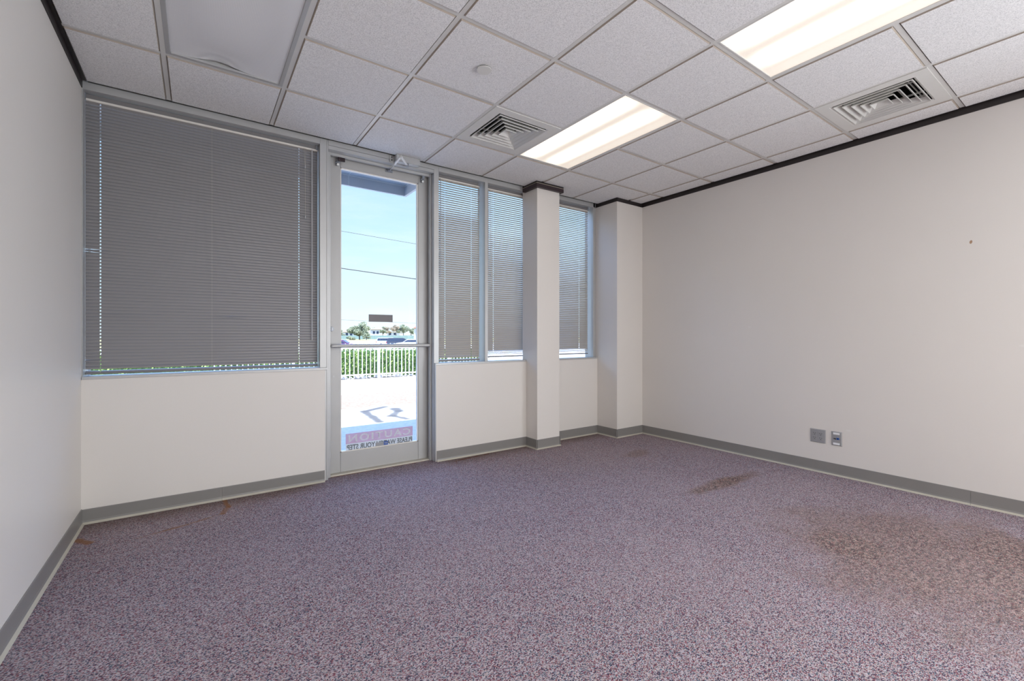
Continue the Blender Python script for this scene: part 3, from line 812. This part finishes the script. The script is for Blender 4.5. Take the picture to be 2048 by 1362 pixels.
# white metal fence
FY = 13.9
t = thing('picket_fence', 'white metal picket fence in front of the green hedge', 'fence', (4.65, FY, sc_g))
mb = MB(); mb.cbox(-.036, .036, -.036, .036, 0, 1.12, white_paint, .004); part(mb, 'post', t, 'square post')
for (x) in (-2.44, 2.44):
    mb = MB(); mb.cbox(x-.036, x+.036, -.036, .036, 0, 1.12, white_paint, .004); part(mb, 'post', t)
mb = MB(); mb.box(-4.5, 5, -.016, .016, .93, .968, white_paint); part(mb, 'rail', t)
mb = MB(); mb.box(-4.5, 5, -.016, .016, .105, .140, white_paint); part(mb, 'rail', t)
pk = None
for k in range(-34, 38):
    x = k*.1265
    if k in (0,) or min(abs(x-2.44), abs(x+2.44)) < .04: continue
    if pk is None:
        mb = MB(); mb.box(-.0105, .0105, -.0105, .0105, .02, 1.08, white_paint); pk = part(mb, 'picket', t); pk.location = (x, 0, 0)
    else:
        c = pk.copy(); C.objects.link(c); c.parent = t; c.location = (x, 0, 0)

def leaves(mb, n, fn, size, mats, rnd):
    for _ in range(n):
        p = fn(); s = size*rnd.uniform(.6, 1.3)
        a = Vector((rnd.gauss(0, 1), rnd.gauss(0, 1), rnd.gauss(0, 1))).normalized(); c = a.orthogonal().normalized()
        e2 = a.cross(c); p = Vector(p)
        mb.poly([p-c*s, p+e2*s*.5, p+c*s, p-e2*s*.5], [(0, 1, 2, 3)], rnd.choice(mats))
rnd = random.Random(3)
mb = MB()
leaves(mb, 26000, lambda: (rnd.uniform(-8, 9), 14.55+rnd.choice((-1, 1))*abs(rnd.gauss(.28, .07)) if rnd.random() < .75 else 14.55+rnd.uniform(-.3, .3), rnd.uniform(-.10, .82)), .032, leaf_m, rnd)
mb.box(-8, 9, 14.4, 14.7, -.2, .68, leaf_m[2])
hedge = mb.build('hedge'); tag(hedge, 'clipped bright green hedge right behind the white fence', 'hedge')
# stones under the hedge
b = MB(); 
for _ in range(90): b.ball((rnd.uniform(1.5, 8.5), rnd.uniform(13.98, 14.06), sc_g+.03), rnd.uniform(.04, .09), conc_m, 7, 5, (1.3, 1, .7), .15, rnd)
o = b.build('rock_edging'); tag(o, 'pale rocks strewn along the foot of the hedge', 'rocks'); o['kind'] = 'stuff'

ca, sa = math.cos(.6133), math.sin(.6133)
def spot(side, dist): return (side*ca+dist*sa, -side*sa+dist*ca)     # metres to the right of and along the line of sight
# ---- cars
def car(name, label, side, dist, rot, paint, L_, W, H, style, glass):
    x, y = spot(side, dist)
    t = thing(name, label, 'car', (x, y, -.9), rot)
    if style == 'suv': prof = [(-.5, .18), (-.5, .60), (-.475, .66), (-.44, .97), (-.40, 1.0), (.10, 1.0), (.24, .64), (.44, .58), (.49, .50), (.5, .22)]
    else: prof = [(-.5, .22), (-.5, .56), (-.46, .64), (-.36, .66), (-.24, .96), (-.16, 1.0), (.06, 1.0), (.22, .68), (.42, .60), (.49, .50), (.5, .22)]
    mb = MB(); mb.prism([(u*L_, v*H) for u, v in prof], 'y', -W/2, W/2, paint); body = part(mb, 'body', t)
    if style == 'suv': win = [(-.45, .68), (-.425, .93), (.085, .93), (.20, .68)]
    else: win = [(-.33, .69), (-.235, .92), (.05, .92), (.19, .69)]
    for s in (-1, 1):
        mb = MB(); mb.prism([(u*L_, v*H) for u, v in win], 'y', s*W/2-.005*s, s*(W/2+.012), glass); part(mb, 'side_window', t)
        mb = MB(); mb.box(-.5*L_-.01, -.5*L_+.12, s*W/2-.02-(.12 if s > 0 else -.12), s*W/2+.012*s, .48*H, .60*H, red_m); part(mb, 'tail_light', t, 'red tail light')
    mb = MB()
    if style == 'suv': M = [(-.472, .67), (-.448, .95), (-.44, .95), (-.46, .67)]
    else: M = [(-.37, .67), (-.255, .95), (-.245, .95), (-.34, .67)]
    mb.prism([(u*L_-.02, v*H) for u, v in M], 'y', -W/2+.1, W/2-.1, glass); part(mb, 'rear_window', t)
    mb = MB(); f_ = [(.115, .96), (.235, .67), (.245, .69), (.125, .99)] if style == 'suv' else [(.075, .97), (.215, .70), (.225, .72), (.085, 1.0)]
    mb.prism([(u*L_+.02, v*H) for u, v in f_], 'y', -W/2+.1, W/2-.1, glass); part(mb, 'windscreen', t)
    for u in (-.31, .32):
        for s in (-1, 1):
            mb = MB(); mb.tube((u*L_, s*(W/2-.2), .34), (u*L_, s*(W/2+.02), .34), .34, tyre_m, 20); wh = part(mb, 'wheel', t)
            mb = MB(); mb.tube((u*L_, s*(W/2-.02), .34), (u*L_, s*(W/2+.035), .34), .20, alu, 12); part(mb, 'hub', wh)
    return t
red_m = plain('tail_lamp_red', (.6, .04, .05), .3)
tyre_m = plain('tyre', (.05, .05, .05), .8)
cglass = plain('car_glass', (.03, .045, .08), .4, spec=.3)
pw = plain('white_car_paint', (.50, .50, .52), .5, spec=.3); pd = plain('dark_car_paint', (.05, .06, .085), .5, spec=.2); pp = plain('purple_car_paint', (.14, .06, .14), .5, spec=.2)
RZ = -.6133
def side_of(u, dist): return (u-1024)/892.8*dist
car('parked_car', 'white parked car in front of the dark one', side_of(819, 74), 74, RZ+PI+.15, pw, 4.7, 1.85, 1.55, 'sedan', cglass)
car('parked_car', 'dark parked wagon with a red tail light between two white cars', side_of(801, 79), 79, RZ+.25, pd, 4.9, 1.9, 1.72, 'suv', cglass)
car('parked_car', 'white parked wagon behind the dark one', side_of(780, 85), 85, RZ+.05, pw, 4.8, 1.9, 1.75, 'suv', cglass)
car('parked_car', 'purple parked car at the left edge of the door glass', side_of(682, 62), 62, RZ+.12, pp, 4.4, 1.8, 1.55, 'sedan', cglass)
# ---- trees
def tree(label, u, dist, vbase, vtop, w, mats, n, blobs, seed, trunk=True):
    r_ = random.Random(seed)
    side = side_of(u, dist); x, y = spot(side, dist)
    z0 = 1.163-(vbase-672)*dist/892.8; z1 = 1.163+(672-vtop)*dist/892.8; Hh = z1-z0; W = w*dist/892.8
    t = thing('tree', label, 'tree', (x, y, z0))
    mb = MB()
    if trunk:
        top = Vector((r_.uniform(-.3, .3), 0, Hh*.42)); mb.tube((0, 0, 0), top, Hh*.035, bark_m, 8, Hh*.022)
        for k in range(6):
            a = r_.uniform(0, 2*PI); mb.tube(top*.9, top+Vector((math.cos(a)*W*.28, math.sin(a)*W*.28, Hh*r_.uniform(.12, .35))), Hh*.018, bark_m, 6, Hh*.006)
    else: mb.tube((0, 0, 0), (0, 0, Hh*.4), .12, bark_m, 6)
    part(mb, 'trunk', t)
    mb = MB(); bl = []
    for k in range(blobs):
        a = r_.uniform(0, 2*PI); rr = W*.5*math.sqrt(r_.random())*.78
        zz = Hh*(.30 if trunk else .2)+Hh*(.55 if trunk else .62)*r_.random()*(1-.45*(rr/(W*.5))**2)
        bl.append((Vector((math.cos(a)*rr, math.sin(a)*rr, zz)), W*r_.uniform(.09, .15)))
    for c, q in bl: mb.ball(c, q*.55, mats[2], 6, 4, (1, 1, .8), .25, r_)
    def pt():
        c, q = r_.choice(bl); v = Vector((r_.gauss(0, 1), r_.gauss(0, 1), r_.gauss(0, 1))).normalized()*q*r_.uniform(.7, 1.15); v.z *= .8
        p = c+v; p.z = min(p.z, Hh); return p
    leaves(mb, int(n*3.4), pt, W*.014+.07, mats, r_)
    part(mb, 'foliage', t)
    return t
tree('large spreading oak standing alone on the lawn', 719, 150, 680, 641, 46, oak_m, 3200, 34, 11)
tree('small dark bush left of the big oak', 701, 145, 680, 671, 20, oak_m, 700, 12, 12, False)
tree('round green bush under the right side of the big oak', 733, 146, 680, 664, 18, oak_m, 700, 12, 13, False)
tree('pale green tree at the left edge of the door glass', 684, 170, 679, 653, 16, oak_m, 800, 14, 14)
tree('slim dark tree beside the white house', 765, 175, 674, 650, 17, oak_m, 700, 12, 15)
tree('tan leaved tree left of the middle of the far row', 778, 190, 672, 650, 28, tan_m, 900, 16, 16)
tree('rusty leaved tree in the middle of the far row', 792, 208, 672, 649.5, 27, tan_m, 900, 16, 17)
tree('tall green tree right of the rusty one', 807, 196, 672, 647, 28, oak_m, 1100, 18, 18)
tree('green tree against the red roofed house', 822, 183, 674, 648, 24, oak_m, 900, 16, 19)
tree('low dark green tree between the oak and the slim tree, over the white house', 752, 225, 670, 654.5, 26, oak_m, 700, 16, 20)
tree('hazy green tree at the right end of the far row', 836, 215, 670, 652, 26, oak_m, 700, 16, 21)
# ---- houses and far fence
hw_m = plain('white_render', (.48, .46, .44), .8); roof_m = plain('terracotta_roof', (.33, .085, .05), .8); roof2_m = plain('faded_tile_roof', (.26, .17, .13), .8)
def house(label, u0, u1, dist, vb, ve, vr, rm, hip=.2):
    d_ = dist; x0, y0 = side_of(u0, d_), side_of(u1, d_)
    cx_, cy_ = spot((x0+y0)/2, d_); w = (y0-x0)
    z0 = 1.163-(vb-672)*d_/892.8; ze = 1.163+(672-ve)*d_/892.8; zr = 1.163+(672-vr)*d_/892.8
    t = thing('house', label, 'house', (cx_, cy_, z0-1), RZ)
    mb = MB(); mb.box(-w/2, w/2, 0, 8, 0, ze-z0+1, hw_m); part(mb, 'wall', t)
    mb = MB(); e_ = .4; h0, h1 = ze-z0+1, zr-z0+1
    P = [(-w/2-e_, -e_, h0), (w/2+e_, -e_, h0), (w/2+e_, 8+e_, h0), (-w/2-e_, 8+e_, h0), (-w/2+w*hip, 4, h1), (w/2-w*hip, 4, h1)]
    mb.poly(P, [(0, 1, 5, 4), (2, 3, 4, 5), (1, 2, 5), (3, 0, 4), (3, 2, 1, 0)], rm); part(mb, 'roof', t)
    for k in (.3, .62):
        mb = MB(); mb.box(-w/2+w*k-.5, -w/2+w*k+.5, -.03, 0, (h0*.5), h0*.5+1.2, cglass); part(mb, 'window', t)
    return t
house('long white house with a faded tile roof right of the oak', 741, 764, 205, 672, 659, 656, roof2_m, .12)
house('low white outbuilding behind the dark wagon', 772, 800, 235, 672, 664.5, 664, hw_m, .05)
house('house with a red tile roof at the right edge of the door glass', 828, 850, 150, 676, 656, 649, roof_m, .25)
house('white house half hidden behind the left trees', 686, 712, 190, 674, 664, 661, roof2_m, .1)
teal_m = plain('teal_screen', (.22, .30, .275), .8)
t = thing('boundary_fence', 'pale teal boundary fence behind the lawn trees', 'fence', (0, 0, 0))
xa, ya = spot(side_of(675, 168), 168); xb, yb_ = spot(side_of(850, 168), 168)
mb = MB(); dv = Vector((xb-xa, yb_-ya, 0)); L_ = dv.length
M = Matrix.Translation((xa, ya, 0)) @ Matrix.Rotation(math.atan2(dv.y, dv.x), 4, 'Z')
for k in range(14): mb.box(k*L_/14+.04, (k+1)*L_/14-.04, -.03, .03, -.35, 1.35, teal_m, M)
part(mb, 'fence_panels', t)
mb = MB()
for k in range(15): mb.box(k*L_/14-.05, k*L_/14+.05, -.06, .06, -.35, 1.45, teal_m, M)
part(mb, 'fence_posts', t)
# ---- overhead wires
for lab, y, xe, z0_, sl, r in (('thin upper overhead wire across the sky', 30, 13.7, 8.29, -.0438, .012),
                  ('thick lower overhead cable across the sky', 31, 14.1, 6.0+.18, -.062, .028),
                  ('faint overhead wire just above the tree tops', 60, 27.6, 3.69, -.0281, .014)):
    mb = MB(); mb.tube((.2, y, z0_), (xe, y, z0_+sl*xe), r, dark_m, 6); wi = solo(mb, 'overhead_wire', lab, 'wire')
    for x in (.2, xe):
        mb = MB(); mb.tube((x, y, -1), (x, y, z0_+.3), .11, bark_m, 8, .08); part(mb, 'pole', wi)

# ---------------------------------------------------------------- light
w = D.worlds.new('sky'); bpy.context.scene.world = w; w.use_nodes = True
N = w.node_tree.nodes; L = w.node_tree.links; B = NB(w.node_tree)
bg = N['Background']; tc = N.new('ShaderNodeTexCoord'); sep = N.new('ShaderNodeSeparateXYZ'); L.new(tc.outputs['Generated'], sep.inputs[0])
z = sep.outputs[2]
SKM = N.new('ShaderNodeMath'); SKM.operation = 'MULTIPLY'; SKM.inputs[1].default_value = 9.5  # band of sky above the view boosted to send blue light indoors
mp = N.new('ShaderNodeMapping'); L.new(tc.outputs['Generated'], mp.inputs[0]); mp.inputs['Scale'].default_value = (1, 1, 5)
cloud = B.smooth(B.noise(mp.outputs[0], 3.2, 6, .6), .40, .80, 0., .40)
grad = B.ramp(z, [(0, (.84, .95, 1.0)), (.08, (.72, .90, 1.0)), (.22, (.55, .79, 1.0)), (.35, (.44, .68, 1.0)), (.5, (.26, .47, 1.0))])
L.new(B.mix(cloud, grad, (.90, .95, 1.0)), bg.inputs['Color']); L.new(B.ramp(z, [(0, (.126,)*3), (.35, (.126,)*3), (.44, (1.,)*3), (.62, (.9,)*3), (.78, (.15,)*3)]), SKM.inputs[0])
L.new(SKM.outputs[0], bg.inputs['Strength'])
sun = D.lights.new('sun', 'SUN'); sun.energy = 14; sun.angle = rad(.6); sun.color = (1, .96, .90)
so = D.objects.new('sun', sun); C.objects.link(so); so.rotation_euler = Vector((-.30, .48, -1)).to_track_quat('-Z', 'Y').to_euler()
# unseen fill lights added under the ceiling behind the viewpoint
for k, (x, y) in enumerate(((GX0+1.5*S, GY0-8*S), (GX0+4.5*S, GY0-9*S))):
    a = D.lights.new('rear_fill_lamp', 'AREA'); a.shape = 'RECTANGLE'; a.size = .58; a.size_y = 1.18; a.energy = 34; a.color = (1, .96, .92)
    o = D.objects.new('rear_fill_lamp', a); C.objects.link(o); o.location = (x, y, ZC-.01)

# broad fill light added low behind the viewpoint, lifting walls and ceiling
a = D.lights.new('rear_fill_panel', 'AREA'); a.shape = 'RECTANGLE'; a.size = 3.6; a.size_y = 1.5; a.energy = 58; a.color = (.95, .98, 1)
o = D.objects.new('rear_fill_panel', a); C.objects.link(o); o.location = (2.5, YB+.75, .85); o.rotation_euler = (PI/2+.38, 0, .42)

a = D.lights.new('side_fill_panel', 'AREA'); a.shape = 'RECTANGLE'; a.size = 1.8; a.size_y = 1.9; a.energy = 112; a.color = (.80, .91, 1)  # fill light added out of view to brighten the left wall
o = D.objects.new('side_fill_panel', a); C.objects.link(o); o.location = (XR-.04, -1.9, 1.15); o.rotation_euler = (PI/2, 0, PI/2)

# ---------------------------------------------------------------- camera
cam = D.cameras.new('camera'); cam.lens = 892.8/2048*36; cam.sensor_width = 36; cam.shift_y = (672-681)/2048; cam.clip_start = .02; cam.clip_end = 900
co = D.objects.new('camera', cam); C.objects.link(co); co.location = (0, 0, 1.1634); co.rotation_euler = (PI/2, 0, -.6133)
sc = bpy.context.scene; sc.camera = co
sc.view_settings.view_transform = 'Standard'; sc.view_settings.look = 'None'; sc.view_settings.gamma = 1; sc.view_settings.exposure = .07
sc.view_settings.use_curve_mapping = False
sc.cycles.use_denoising = True
sc.cycles.max_bounces = 9; sc.cycles.diffuse_bounces = 5; sc.cycles.use_adaptive_sampling = True; sc.cycles.adaptive_threshold = .015; sc.cycles.transparent_max_bounces = 16
sc.cycles.sample_clamp_indirect = 6
sc.cycles.caustics_reflective = False; sc.cycles.caustics_refractive = False
